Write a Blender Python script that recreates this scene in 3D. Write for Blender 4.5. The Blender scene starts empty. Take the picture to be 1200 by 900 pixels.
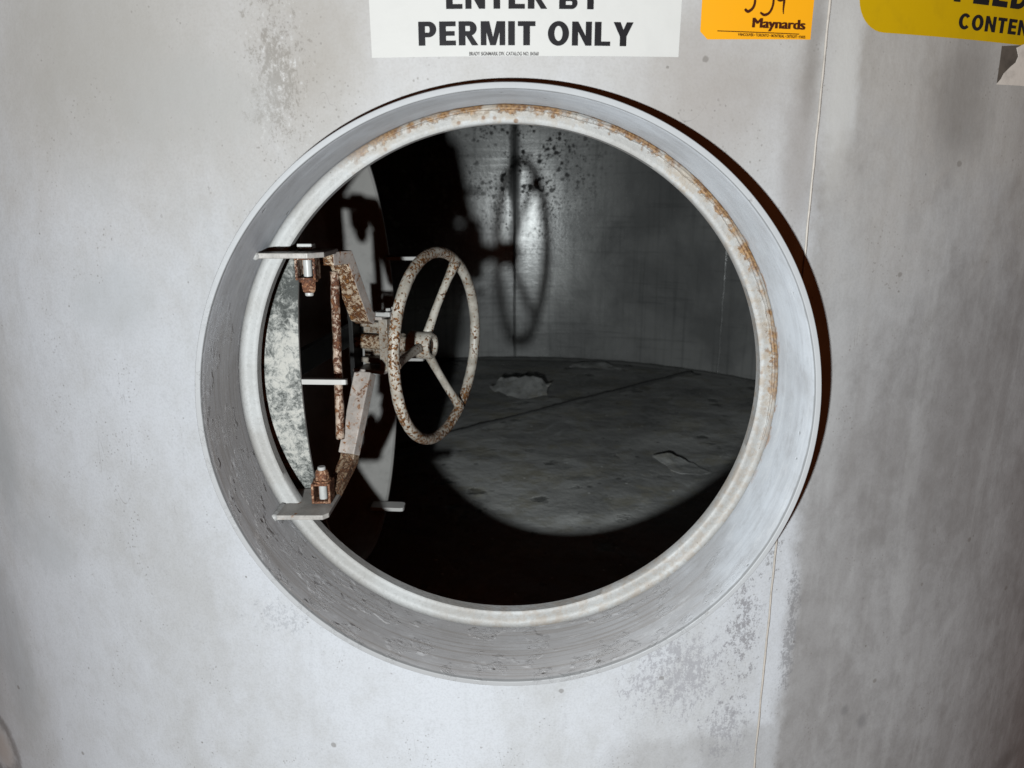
import bpy, bmesh, math, random
from math import sin, cos, pi, sqrt, radians, atan2
from mathutils import Vector, Matrix, noise as mnoise

random.seed(7)
S = bpy.context.scene
COL = S.collection

# ------------------------------------------------------------------ camera
FPX, PITCH, YAW = 840.7, 0.2485, -0.0014
CAM = Vector((0.0025, -0.661, 0.1997))
cd = bpy.data.cameras.new('camera'); cam = bpy.data.objects.new('camera', cd); COL.objects.link(cam)
cam.location = CAM; cam.rotation_euler = (pi/2 - PITCH, 0, YAW)
cd.sensor_width = 36; cd.lens = FPX/1200*36; cd.clip_start = .01; cd.clip_end = 60
cd.dof.use_dof = True; cd.dof.focus_distance = .80; cd.dof.aperture_fstop = 9
S.camera = cam
# ------------------------------------------------------------------ world: very dim warm room light
w = bpy.data.worlds.new('World'); S.world = w; w.use_nodes = True
bg = w.node_tree.nodes['Background']; bg.inputs[0].default_value = (1.0, .27, .085, 1); bg.inputs[1].default_value = .086
# ------------------------------------------------------------------ the camera's flash, held low and to the left
fl = bpy.data.lights.new('flash', 'POINT'); fo = bpy.data.objects.new('flash', fl); COL.objects.link(fo)
FLASH = Vector((-.162, -.76, .032))
fo.location = FLASH; fl.energy = 58; fl.shadow_soft_size = .0135; fl.color = (.93, .983, 1)
# wide-angle diffuser: the flash throws a little more light off its axis, as flash heads do to light a wide frame evenly
fl.use_nodes = True; lt = fl.node_tree; em = lt.nodes['Emission']
tc = lt.nodes.new('ShaderNodeTexCoord'); dp = lt.nodes.new('ShaderNodeVectorMath'); dp.operation = 'DOT_PRODUCT'
dp.inputs[1].default_value = Vector((.03, .99, -.02)).normalized(); lt.links.new(tc.outputs['Normal'], dp.inputs[0])
def lmath(op, a, b):
    n = lt.nodes.new('ShaderNodeMath'); n.operation = op
    for i_, v_ in enumerate((a, b)):
        if isinstance(v_, bpy.types.NodeSocket): lt.links.new(v_, n.inputs[i_])
        else: n.inputs[i_].default_value = v_
    return n.outputs[0]
lt.links.new(lmath('POWER', lmath('MAXIMUM', lmath('ABSOLUTE', dp.outputs['Value'], 0), .5), -3.0), em.inputs['Strength'])
# ------------------------------------------------------------------ exposure
S.view_settings.view_transform = 'Standard'; S.view_settings.look = 'None'
S.view_settings.exposure = 0; S.view_settings.gamma = 1
S.render.engine = 'CYCLES'
S.cycles.max_bounces = 5; S.cycles.diffuse_bounces = 0; S.cycles.glossy_bounces = 2

# ------------------------------------------------------------------ geometry of the place (metres)
RT, P0 = 1.37, .017            # tank radius; how far the neck stands out of the shell at its crown
ZF = -.54                      # tank floor
YC = P0 + RT                   # tank centre
RN, DEP, ROP = .300, .1060, .2772   # neck radius, depth of the ring in the neck, opening radius

def ray(px, py):
    a, b = px - 600, 450 - py
    up = b*cos(PITCH) - FPX*sin(PITCH); fw = FPX*cos(PITCH) + b*sin(PITCH)
    d = Vector((a*cos(YAW) - fw*sin(YAW)*-1*-1, fw*cos(YAW) + a*sin(YAW), up))
    return d.normalized()
def hit_plane(px, py, p, n):
    d = ray(px, py); n = Vector(n); return CAM + d*((Vector(p) - CAM).dot(n)/d.dot(n))
def at_y(px, py, y): return hit_plane(px, py, (0, y, 0), (0, 1, 0))
def hit_floor(px, py): return hit_plane(px, py, (0, 0, ZF), (0, 0, 1))
def wall_sz(px, py):
    """pixel -> (arc length, height) on the outer shell"""
    d = ray(px, py); ox, oy = CAM.x, CAM.y - YC
    a = d.x*d.x + d.y*d.y; b = 2*(ox*d.x + oy*d.y); c = ox*ox + oy*oy - RT*RT
    q = b*b - 4*a*c
    t = (-b - sqrt(max(q, 0)))/(2*a); p = CAM + d*t
    return atan2(p.x, YC - p.y)*RT, p.z
def wall(s, z, off=0):
    a = s/RT; return Vector(((RT+off)*sin(a), YC - (RT+off)*cos(a), z))
def wall_xz(px, py):
    s, z = wall_sz(px, py); return RT*sin(s/RT), z

# ------------------------------------------------------------------ materials
def lin(v):
    v /= 255.; return v/12.92 if v <= .04045 else ((v + .055)/1.055)**2.4
def rgb(r, g, b): return (lin(r), lin(g), lin(b), 1)
def gray(v): return (v, v, v, 1)

KE = .485        # the outside is dull steel under thin grey paint, not white
class Mat:
    def __init__(s, name, rough=.5, metallic=0, spec=.4, k=1.0):
        s.k = k
        s.m = bpy.data.materials.new(name); s.m.use_nodes = True
        s.t = s.m.node_tree; s.b = s.t.nodes['Principled BSDF']
        s.b.inputs['Roughness'].default_value = rough; s.b.inputs['Metallic'].default_value = metallic
        s.b.inputs['Specular IOR Level'].default_value = spec
        g = s.t.nodes.new('ShaderNodeNewGeometry'); s.P = g.outputs['Position']; s.Ng = g.outputs['Normal']
        sp = s.t.nodes.new('ShaderNodeSeparateXYZ'); s.t.links.new(s.P, sp.inputs[0]); s.x, s.y, s.z = sp.outputs
    def put(s, sock, v):
        if v is None: return
        if isinstance(v, bpy.types.NodeSocket): s.t.links.new(v, sock)
        else:
            if hasattr(sock.default_value, '__len__') and not hasattr(v, '__len__'): v = (v,)*len(sock.default_value)
            sock.default_value = v
    def set(s, name, v):
        if name == 'Base Color' and s.k != 1: v = s.mix(1., v, gray(s.k), 'MULTIPLY')
        s.put(s.b.inputs[name], v)
    def math(s, op, a, b=None, c=None, clamp=False):
        n = s.t.nodes.new('ShaderNodeMath'); n.operation = op; n.use_clamp = clamp
        s.put(n.inputs[0], a); s.put(n.inputs[1], b); s.put(n.inputs[2], c); return n.outputs[0]
    def add(s, a, b): return s.math('ADD', a, b)
    def sub(s, a, b): return s.math('SUBTRACT', a, b)
    def mul(s, a, b): return s.math('MULTIPLY', a, b)
    def mx(s, a, b): return s.math('MAXIMUM', a, b)
    def step(s, v, lo, hi):
        n = s.t.nodes.new('ShaderNodeMapRange'); n.interpolation_type = 'SMOOTHSTEP'
        s.put(n.inputs[0], v); n.inputs[1].default_value = lo; n.inputs[2].default_value = hi; return n.outputs[0]
    def scale(s, k, off=(0, 0, 0), v=None):
        n = s.t.nodes.new('ShaderNodeMapping'); s.put(n.inputs[0], v or s.P); n.inputs[1].default_value = off; n.inputs[3].default_value = k; return n.outputs[0]
    def noise(s, sc, det=4, rough=.55, v=None, dist=0):
        n = s.t.nodes.new('ShaderNodeTexNoise'); s.put(n.inputs['Vector'], v or s.P)
        n.inputs['Scale'].default_value = sc; n.inputs['Detail'].default_value = det; n.inputs['Roughness'].default_value = rough; n.inputs['Distortion'].default_value = dist
        return n.outputs[0]
    def voro(s, sc, v=None, feature='F1', rnd=1):
        n = s.t.nodes.new('ShaderNodeTexVoronoi'); n.feature = feature; s.put(n.inputs['Vector'], v or s.P); n.inputs['Scale'].default_value = sc; n.inputs['Randomness'].default_value = rnd
        return n.outputs[0]
    def mix(s, f, a, b, mode='MIX'):
        n = s.t.nodes.new('ShaderNodeMix'); n.data_type = 'RGBA'; n.blend_type = mode
        s.put(n.inputs[0], f); s.put(n.inputs[6], a); s.put(n.inputs[7], b); return n.outputs[2]
    def ell(s, cx, cz, rx, rz, lo=.55, hi=1.1, wob=None, k=.8):
        """soft elliptical stain region on the shell, centre in x/z metres"""
        a = s.math('POWER', s.mul(s.sub(s.x, cx), 1/rx), 2.); b = s.math('POWER', s.mul(s.sub(s.z, cz), 1/rz), 2.)
        d = s.math('SQRT', s.add(a, b))
        if wob is not None: d = s.add(d, s.mul(s.sub(wob, .5), k))
        return s.math('SUBTRACT', 1., s.step(d, lo, hi))
    def bump(s, h, strength=.3, dist=.002, chain=None):
        n = s.t.nodes.new('ShaderNodeBump'); n.inputs['Strength'].default_value = strength; n.inputs['Distance'].default_value = dist
        s.put(n.inputs['Height'], h)
        if chain is not None: s.put(n.inputs['Normal'], chain)
        s.put(s.b.inputs['Normal'], n.outputs[0]); return n.outputs[0]

def mat_shell(name):
    """thin chalky grey paint: pale round the manway, dull and wiped further right, worn to islands along the weld"""
    m = Mat(name, .5, 0, .3, KE)
    vz = m.scale((1, 1, .6)); vs = m.scale((1, 1, .06))
    cloud = m.noise(4.5, 6, .6, vz, .3); cl2 = m.noise(17, 7, .66, m.scale((1, 1, .8)), .3)
    streak = m.noise(48, 4, .55, vs); fine = m.noise(420, 3, .6); mid = m.noise(80, 6, .7)
    chalk = m.noise(38, 7, .72, m.scale((1, 1, .75)), .25)
    pale = m.mix(m.step(m.add(m.mul(cloud, .7), m.mul(chalk, .3)), .38, .62), rgb(200, 201, 202), rgb(217, 220, 225))
    dull = m.mix(m.step(m.add(m.mul(cloud, .45), m.mul(chalk, .55)), .36, .64), rgb(150, 148, 147), rgb(176, 175, 175))
    # where the dull zone begins: close to the weld low down, wandering higher up
    edge = m.add(m.add(m.x, m.mul(m.sub(cl2, .5), .05)), m.mul(m.step(m.z, .0, .25), m.mul(m.sub(cloud, .47), .22)))
    zone = m.step(edge, .300, .325); zlo = wall_xz(800, 862)[1]; low = m.step(m.add(m.z, m.mul(m.sub(cl2, .5), .09)), zlo + .012, zlo - .014)
    zone = m.mx(zone, m.mul(m.mul(low, m.step(m.add(m.x, m.mul(m.sub(cl2, .5), .07)), .09, .145)), .5))
    wipe = m.noise(5.5, 5, .6, m.scale((1, 1, .6), (3, 1, 2)), .6)
    dull = m.mix(m.mul(m.step(wipe, .53, .60), .26), dull, rgb(202, 202, 202)); dull = m.mix(m.mul(m.step(wipe, .47, .40), .28), dull, rgb(136, 132, 130))
    dull = m.mix(m.mul(m.step(streak, .50, .72), .26), dull, rgb(142, 138, 135)); dull = m.mix(m.mul(m.step(streak, .47, .30), .16), dull, rgb(208, 208, 207))
    pale = m.mix(m.mul(m.step(streak, .52, .76), .07), pale, rgb(150, 147, 143))
    col = m.mix(zone, pale, dull)
    col = m.mix(m.mul(m.step(fine, .40, .70), .12), col, rgb(120, 117, 113)); col = m.mix(m.mul(m.step(chalk, .56, .70), .16), col, rgb(150, 148, 146))
    # yellower upper part: the warm room light painted into the colour
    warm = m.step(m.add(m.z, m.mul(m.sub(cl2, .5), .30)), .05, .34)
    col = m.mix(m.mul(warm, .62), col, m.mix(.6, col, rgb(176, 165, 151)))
    flaky = m.noise(150, 8, .8, m.scale((1, 1, .6)), .2); grain = m.noise(380, 4, .7)
    fk = m.add(m.mul(flaky, .7), m.mul(grain, .3))
    def worn(px, py, wx, wz, dark, amt, thr=.5, lite=.5):
        nonlocal col
        cx, cz = wall_xz(px, py); reg = m.ell(cx, cz, wx, wz, -.1, 1.15, cl2, 1.2)
        k = m.step(m.add(fk, m.mul(m.sub(reg, .5), .16)), thr + .05, thr + .12)
        col = m.mix(m.mul(m.mul(k, m.step(reg, .05, .4)), amt), col, dark)
        k2 = m.mul(reg, m.step(fk, thr - .02, thr - .09)); col = m.mix(m.mul(k2, lite), col, rgb(228, 228, 227))
    def smudge(px, py, wx, wz, c, amt, lo_=.2, hi_=1.2):
        nonlocal col
        cx, cz = wall_xz(px, py); col = m.mix(m.mul(m.ell(cx, cz, wx, wz, lo_, hi_, cl2, 1.3), amt), col, c)
    smudge(365, 60, .065, .11, rgb(160, 152, 141), .50); worn(325, 85, .055, .13, rgb(138, 132, 124), .60, .47, .8)
    worn(872, 735, .040, .17, rgb(140, 138, 141), .75, .47, .3); worn(800, 790, .11, .10, rgb(160, 159, 164), .62, .46, .35); worn(850, 850, .05, .07, rgb(152, 151, 155), .6, .46, .2)
    worn(905, 620, .03, .10, rgb(134, 132, 132), .7, .47); worn(335, 725, .08, .05, rgb(168, 170, 174), .5, .50, .2); worn(925, 740, .016, .15, rgb(136, 135, 137), .65, .46, .3)
    smudge(830, 130, .08, .10, rgb(160, 150, 142), .45); smudge(935, 190, .022, .13, rgb(142, 132, 124), .5)
    smudge(15, 760, .05, .16, rgb(172, 175, 177), .5); smudge(0, 520, .030, .15, rgb(172, 176, 178), .5)
    smudge(100, 40, .14, .16, rgb(174, 171, 165), .6); smudge(130, 350, .07, .05, rgb(192, 195, 197), .5)
    smudge(230, 120, .10, .06, rgb(184, 183, 180), .6); smudge(60, 640, .05, .05, rgb(188, 191, 193), .45)
    smudge(1130, 110, .05, .09, rgb(118, 113, 108), .5); smudge(1110, 520, .05, .22, rgb(134, 130, 128), .3)
    smudge(1010, 845, .008, .012, rgb(118, 117, 118), .5); smudge(990, 832, .006, .008, rgb(118, 117, 118), .45); smudge(1180, 890, .05, .025, rgb(112, 110, 108), .5)
    smudge(985, 110, .018, .10, rgb(206, 204, 200), .65); smudge(955, 40, .012, .08, rgb(126, 119, 113), .5); smudge(975, 480, .02, .10, rgb(196, 196, 196), .5)
    # ragged crescent and pale patch low on the left
    cx, cz = wall_xz(-4, 868); ring_ = m.math('ABSOLUTE', m.sub(m.math('SQRT', m.add(m.math('POWER', m.sub(m.x, cx), 2.), m.math('POWER', m.sub(m.z, cz), 2.))), m.add(.056, m.mul(m.sub(cl2, .5), .05))))
    smudge(0, 872, .050, .045, rgb(196, 188, 182), .9)
    col = m.mix(m.mul(m.step(m.add(ring_, m.mul(m.sub(mid, .5), .02)), .018, .001), .65), col, rgb(120, 117, 115))
    # specks and chips
    v1 = m.voro(55); sp = m.mul(m.step(v1, .10, .05), m.step(mid, .54, .60)); col = m.mix(m.mul(sp, .6), col, rgb(112, 106, 100))
    v2 = m.voro(190); sp2 = m.mul(m.step(m.add(v2, m.mul(m.sub(grain, .5), .5)), .24, .10), m.step(cl2, .52, .62)); col = m.mix(m.mul(sp2, .5), col, rgb(124, 118, 112))
    v3 = m.add(m.voro(13), m.mul(m.sub(mid, .5), .06)); col = m.mix(m.mul(m.step(v3, .050, .030), .55), col, rgb(120, 114, 108))
    # a few hairline scratches
    scr = m.step(m.math('ABSOLUTE', m.sub(m.noise(9, 2, .5, m.scale((1, 1, .22), (7, 2, 4)), 1.5), .5)), .0016, .0005); col = m.mix(m.mul(m.mul(scr, m.step(cl2, .55, .66)), .4), col, rgb(130, 126, 122))
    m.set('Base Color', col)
    m.set('Roughness', m.add(.40, m.mul(mid, .24)))
    b1 = m.bump(m.add(m.mul(fine, .3), m.add(mid, m.mul(fk, .3))), .24, .0007); m.bump(cloud, .25, .008, b1)
    return m.m

def mat_neck():
    """grey paint inside the neck: turning marks round it, blistered and flaking low down"""
    m = Mat('neck_paint', .52, 0, .3, .90)
    big = m.noise(26, 3, .5); circ = m.noise(9, 5, .6, m.scale((.5, 9, .5)), .4); circ2 = m.noise(30, 4, .6, m.scale((.2, 10, .2)))
    cl = m.noise(9, 6, .6); fine = m.noise(300, 3); mid = m.noise(60, 5, .65)
    col = m.mix(m.step(cl, .35, .65), rgb(184, 187, 191), rgb(204, 209, 215))
    col = m.mix(m.mul(m.step(circ, .5, .70), .20), col, rgb(146, 147, 150)); col = m.mix(m.mul(m.step(circ, .46, .30), .28), col, rgb(225, 228, 230))
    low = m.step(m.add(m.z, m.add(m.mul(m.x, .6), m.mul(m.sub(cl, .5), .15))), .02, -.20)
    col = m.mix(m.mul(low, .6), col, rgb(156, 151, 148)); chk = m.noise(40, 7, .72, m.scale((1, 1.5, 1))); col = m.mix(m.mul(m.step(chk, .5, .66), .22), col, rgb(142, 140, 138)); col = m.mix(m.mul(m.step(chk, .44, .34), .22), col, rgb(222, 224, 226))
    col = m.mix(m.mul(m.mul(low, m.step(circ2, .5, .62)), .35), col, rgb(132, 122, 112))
    # lip coloured darker to hold down the strong flash light on it
    col = m.mix(m.mul(m.step(m.add(m.y, m.mul(m.sub(mid, .5), .004)), .006, .003), .9), col, rgb(134, 135, 136))
    fl = m.noise(70, 8, .74, m.scale((1, 1.3, 1)), .2); edge = m.mul(m.step(m.math('ABSOLUTE', m.sub(fl, .5)), .016, .002), m.mul(m.step(big, .54, .62), low))
    col = m.mix(m.mul(edge, .18), col, rgb(110, 102, 94))
    pits = m.mul(m.step(m.add(m.voro(46), m.mul(m.sub(mid, .5), .3)), .16, .07), m.step(big, .55, .62)); col = m.mix(m.mul(pits, .5), col, rgb(92, 86, 80))
    rust = m.mul(m.step(m.add(m.y, m.mul(m.sub(mid, .5), .03)), DEP - .012, DEP - .001), m.step(mid, .48, .60))
    up = m.step(m.add(m.z, m.mul(m.x, .9)), .08, .25)
    col = m.mix(m.mul(m.mul(rust, up), .85), col, rgb(168, 128, 90))
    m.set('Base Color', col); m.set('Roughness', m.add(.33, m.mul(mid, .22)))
    hgt = m.add(m.mul(m.step(fl, .49, .52), m.mul(low, m.step(big, .50, .58))), m.add(m.mul(pits, -1.5), m.mul(fine, .05)))
    b = m.bump(hgt, .42, .0014); m.bump(m.noise(14, 6, .6, m.scale((.6, 1.6, .6))), .22, .003, b)
    return m.m

def mat_ring():
    m = Mat('ring_paint', .55, 0, .3, .455)
    cl = m.noise(12, 6, .6); mid = m.noise(75, 6, .68); fine = m.noise(280, 3); big = m.noise(7, 3)
    r = m.math('SQRT', m.add(m.mul(m.x, m.x), m.mul(m.z, m.z)))
    col = m.mix(m.step(cl, .35, .65), rgb(200, 198, 194), rgb(220, 221, 220))
    col = m.mix(m.mul(m.step(fine, .5, .7), .18), col, rgb(140, 136, 130))
    lowr = m.step(m.add(m.x, m.mul(m.z, -.5)), -.02, .2)
    col = m.mix(m.mul(m.mul(lowr, m.step(mid, .44, .6)), .38), col, rgb(188, 166, 142))
    ang = m.step(m.add(m.add(m.z, m.mul(m.x, .62)), m.mul(m.sub(big, .5), .10)), .09, .22)
    edge = m.step(m.add(r, m.mul(m.sub(mid, .5), .030)), .2868, .2905)
    edge2 = m.step(m.add(r, m.mul(m.sub(mid, .5), .05)), .276, .286)
    ru = m.mul(ang, edge); col = m.mix(m.mul(m.mul(ang, m.mul(edge2, m.step(cl, .45, .6))), .5), col, rgb(196, 172, 138))
    col = m.mix(m.mul(m.mul(ru, m.step(m.noise(34, 4, .6), .42, .56)), m.add(.62, m.mul(mid, .6))), col, m.mix(m.step(fine, .4, .6), rgb(138, 98, 62), rgb(190, 150, 104)))
    sp = m.mul(m.mul(m.step(m.voro(85), .28, .14), m.step(cl, .50, .58)), ang); col = m.mix(m.mul(sp, .8), col, rgb(150, 108, 66))
    spl = m.mul(m.step(m.voro(140), .14, .06), m.step(mid, .54, .62)); col = m.mix(m.mul(spl, .6), col, rgb(120, 104, 88))
    m.set('Base Color', col); m.set('Roughness', m.add(.4, m.mul(mid, .25)))
    m.bump(m.add(m.add(m.mul(mid, .8), m.mul(fine, .3)), ru), .5, .0016)
    return m.m

def mat_rusty(name, paint, amount, sc=120, rust1=(112, 62, 26), rust2=(170, 112, 56), dark=(58, 32, 20), bump=.6, k_=.62):
    """old paint broken through by rust; amount 0..1"""
    m = Mat(name, .6, 0, .3, k_)
    big = m.noise(28, 4, .6); a = m.noise(sc, 6, .7, None, .6); b = m.noise(sc*3.2, 3, .6); cl = m.noise(45, 4)
    col = m.mix(m.step(cl, .38, .62), rgb(*[v*.88 for v in paint]), rgb(*paint))
    col = m.mix(m.mul(m.step(b, .5, .7), .3), col, rgb(*[v*.62 for v in paint]))
    thr = .66 - .30*amount
    v = m.add(m.mul(a, .72), m.mul(big, .28))
    k = m.step(v, thr, thr + .035)
    rcol = m.mix(m.step(b, .36, .62), rgb(*dark), rgb(*rust1)); rcol = m.mix(m.step(a, .56, .70), rcol, rgb(*rust2))
    halo = m.step(v, thr - .05, thr); col = m.mix(m.mul(halo, .35), col, rgb(*rust2))
    m.set('Base Color', m.mix(k, col, rcol))
    m.set('Roughness', m.add(.42, m.mul(k, .35)))
    m.bump(m.add(m.mul(k, -.6), m.mul(b, .35)), bump, .0012)
    return m.m

def mat_wheel():
    """off-white enamel, chipped to rust in spots, heaviest along the top, bottom and near side"""
    m = Mat('wheel_paint', .5, 0, .35, .72)
    n1 = m.noise(250, 3, .6, None, .3); big = m.noise(24, 4, .6); b = m.noise(420, 3); cl = m.noise(55, 4)
    col = m.mix(m.step(cl, .35, .65), rgb(166, 160, 148), rgb(202, 197, 186))
    bias = m.mx(m.mul(m.step(m.sub(WZ, m.z), .05, .11), 1.5), m.mx(m.step(m.math('ABSOLUTE', m.sub(m.z, WZ)), .07, .125), m.step(m.y, WY - .06, WY - .12)))
    v = m.add(n1, m.add(m.mul(m.sub(big, .5), .42), m.mul(bias, .085)))
    k = m.step(v, .605, .635); halo = m.step(v, .56, .61)
    col = m.mix(m.mul(halo, .4), col, rgb(170, 128, 88))
    col = m.mix(k, col, m.mix(m.step(b, .4, .6), rgb(62, 38, 22), rgb(136, 92, 48)))
    m.set('Base Color', col); m.set('Roughness', m.add(.42, m.mul(k, .35)))
    m.bump(m.sub(m.mul(b, .3), k), .5, .0010)
    return m.m

def mat_mottled():
    """blackened, scaly skirt of the door"""
    m = Mat('scaled_metal', .6, .0, .3, .55)
    a = m.noise(95, 8, .78, None, .5); b = m.noise(330, 4, .7); big = m.noise(16, 4)
    v = m.add(m.add(m.mul(a, .8), .008), m.add(m.mul(m.sub(b, .5), .25), m.mul(m.sub(big, .5), .5)))
    v = m.add(v, m.mul(m.step(m.z, -.02, -.16), -.03))
    col = m.mix(m.step(v, .30, .47), rgb(84, 87, 84), rgb(180, 181, 176)); col = m.mix(m.step(v, .40, .52), col, rgb(214, 212, 204))
    m.set('Base Color', col); m.bump(m.add(a, m.mul(b, .4)), .6, .0018)
    return m.m

def mat_inner(floor=False):
    m = Mat('tank_floor_scale' if floor else 'tank_inside_steel', .42, 0 if floor else .75, .4, 1.5 if floor else 1.2)
    cl = m.noise(3.2, 6, .6, None, .4); mid = m.noise(14, 6, .65); fine = m.noise(120, 4)
    if floor:
        col = m.mix(m.step(cl, .36, .66), rgb(142, 143, 141), rgb(180, 181, 178))
        col = m.mix(m.mul(m.step(mid, .52, .66), .45), col, rgb(136, 132, 116))
        sp = m.mul(m.step(m.add(m.voro(9, m.scale((1, 1, 1), (0, 0, .3))), m.mul(m.sub(mid, .5), 1.1)), .30, .10), m.step(cl, .44, .56)); col = m.mix(m.mul(sp, .75), col, rgb(70, 71, 68)); yb = m.noise(7, 5, .65, m.scale((1, 1, 1), (4, 4, 0))); col = m.mix(m.mul(m.step(yb, .52, .62), .35), col, rgb(150, 144, 118))
        bl2 = m.noise(5, 6, .7, None, .6); col = m.mix(m.mul(m.step(bl2, .54, .62), .45), col, rgb(96, 98, 96)); col = m.mix(m.mul(m.step(bl2, .44, .36), .4), col, rgb(196, 198, 196))
        sp2 = m.mul(m.step(m.voro(34), .16, .08), m.step(mid, .54, .6)); col = m.mix(m.mul(sp2, .8), col, rgb(226, 228, 226))
        sp3 = m.mul(m.step(m.voro(22), .22, .12), m.step(mid, .50, .44)); col = m.mix(m.mul(sp3, .6), col, rgb(70, 70, 70))
        m.set('Base Color', col); m.set('Roughness', .55)
        b = m.bump(m.add(mid, m.add(m.mul(sp, -.6), m.mul(fine, .25))), .45, .010); m.bump(m.noise(4, 4), .35, .03, b)
    else:
        vs = m.scale((1, 1, .03)); st = m.noise(60, 5, .6, vs); hz = m.noise(16, 4, .6, m.scale((.15, .15, 3)))
        col = m.mix(m.step(cl, .36, .66), rgb(148, 149, 148), rgb(180, 181, 179))
        col = m.mix(m.mul(m.step(st, .5, .7), .3), col, rgb(92, 95, 94)); col = m.mix(m.mul(m.step(hz, .56, .66), .25), col, rgb(96, 98, 97))
        # black spotting round the vertical weld, heavier higher up
        reg = m.mul(m.step(m.math('ABSOLUTE', m.sub(m.x, .10)), .60, .05), m.step(m.z, -.22, .40))
        bl = m.noise(34, 5, .66, None, .2)
        vb = m.add(m.voro(30), m.mul(m.sub(bl, .5), .9)); vsm = m.add(m.voro(75), m.mul(m.sub(bl, .5), 1.0))
        hi_ = m.step(m.z, .06, .36); pat = m.noise(7, 3)
        sp = m.mx(m.mul(m.step(vb, .34, .22), m.mul(hi_, m.step(pat, .34, .48))), m.mul(m.step(vsm, .36, .20), m.step(pat, .40, .54)))
        ln = m.mul(m.step(m.math('ABSOLUTE', m.add(m.sub(m.x, SEAMX), m.mul(m.sub(mid, .5), .05))), .035, .008), m.step(m.z, -.05, .3))
        k = m.mx(m.mul(sp, reg), m.mul(ln, .8)); col = m.mix(m.mul(k, .92), col, rgb(26, 27, 26))
        m.set('Base Color', col); m.set('Roughness', m.add(.20, m.add(m.mul(mid, .12), m.mul(k, .3))))
        m.set('Metallic', m.sub(.34, m.mul(k, .3)))
        b = m.bump(m.add(m.mul(hz, .3), m.mul(mid, .6)), .20, .006); m.bump(fine, .2, .001, b)
    return m.m

def mat_plain(name, c, rough=.5, metallic=0, var=.15, sc=60, spec=.4, bump=.1, k=.55):
    m = Mat(name, rough, metallic, spec, k); a = m.noise(sc, 5, .65); b = m.noise(sc*.15, 3)
    col = m.mix(m.mul(m.step(a, .45, .7), var), rgb(*c), rgb(*[v*.6 for v in c])); col = m.mix(m.mul(m.step(b, .45, .62), var*.6), col, rgb(*[min(255, v*1.15) for v in c]))
    m.set('Base Color', col); m.set('Roughness', m.add(rough - .08, m.mul(a, .16)))
    if bump: m.bump(a, bump, .0008)
    return m.m

# ------------------------------------------------------------------ mesh helpers
def link(name, bm, mat, parent=None, smooth=False):
    me = bpy.data.meshes.new(name); bm.normal_update(); bm.to_mesh(me); bm.free()
    me.materials.append(mat)
    if smooth:
        for p in me.polygons: p.use_smooth = True
    o = bpy.data.objects.new(name, me); COL.objects.link(o)
    if parent is not None: o.parent = parent; o.matrix_parent_inverse = parent.matrix_world.inverted()
    return o
def empty(name, loc, label, cat, group=None):
    o = bpy.data.objects.new(name, None); COL.objects.link(o); o.location = loc; o.matrix_world = Matrix.Translation(loc)
    o['label'] = label; o['category'] = cat; o.empty_display_size = .02
    if group: o['group'] = group
    return o
def bevel(o, wd=.001, seg=2, ang=35):
    b = o.modifiers.new('bevel', 'BEVEL'); b.width = wd; b.segments = seg; b.limit_method = 'ANGLE'; b.angle_limit = radians(ang); return o
def smooth_angle(o, deg=40):
    try: o.data.set_sharp_from_angle(angle=radians(deg))
    except Exception: pass
    return o
def prism(bm, pts, d):
    """closed outline (list of Vectors) extruded by vector d"""
    a = [bm.verts.new(p) for p in pts]; b = [bm.verts.new(p + d) for p in pts]; n = len(pts)
    bm.faces.new(a); bm.faces.new(b[::-1])
    for i in range(n): bm.faces.new((a[i], b[i], b[(i+1) % n], a[(i+1) % n]))
    bmesh.ops.recalc_face_normals(bm, faces=bm.faces[:]); return bm
def box(bm, c, ax, ay, az, hx, hy, hz):
    pts = [c + ax*sx*hx + ay*sy*hy - az*hz for sx, sy in ((-1, -1), (1, -1), (1, 1), (-1, 1))]
    return prism(bm, pts, az*2*hz)
def tube(bm, pts, rads, seg=16, cap=True, closed=False, wob=0):
    rings = []; n = len(pts)
    prev = None
    for i, p in enumerate(pts):
        q0 = pts[(i-1) % n] if (closed or i > 0) else pts[i]; q1 = pts[(i+1) % n] if (closed or i < n-1) else pts[i]
        t = (q1 - q0).normalized()
        if prev is None: a = t.orthogonal().normalized()
        else: a = (prev - t*prev.dot(t)).normalized()
        prev = a; b = t.cross(a); r = rads[i] if hasattr(rads, '__len__') else rads
        ring = []
        for k in range(seg):
            an = 2*pi*k/seg; d = a*cos(an) + b*sin(an); rr = r
            if wob: rr = r*(1 + wob*mnoise.noise((p + d*r)*120))
            ring.append(bm.verts.new(p + d*rr))
        rings.append(ring)
    m = n if closed else n-1
    for i in range(m):
        A, B = rings[i], rings[(i+1) % n]
        off = 0
        if closed and i == n-1:
            off = min(range(seg), key=lambda k: (A[0].co - B[k].co).length)
        for k in range(seg): bm.faces.new((A[k], A[(k+1) % seg], B[(k+1+off) % seg], B[(k+off) % seg]))
    if cap and not closed: bm.faces.new(rings[0][::-1]); bm.faces.new(rings[-1])
    bmesh.ops.recalc_face_normals(bm, faces=bm.faces[:]); return bm
def lathe_y(bm, prof, seg=256, wob=0):
    """profile of (radius, y) turned about the neck axis; closed loop if first == last"""
    rings = []
    for r, y in prof:
        rings.append([bm.verts.new((r*cos(2*pi*k/seg), y + wob*mnoise.noise(Vector((cos(2*pi*k/seg)*2, sin(2*pi*k/seg)*2, y*30))), r*sin(2*pi*k/seg))) for k in range(seg)])
    for i in range(len(rings)-1):
        for k in range(seg): bm.faces.new((rings[i][k], rings[i][(k+1) % seg], rings[i+1][(k+1) % seg], rings[i+1][k]))
    bmesh.ops.remove_doubles(bm, verts=bm.verts[:], dist=1e-6)
    bmesh.ops.recalc_face_normals(bm, faces=bm.faces[:]); return bm

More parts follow.
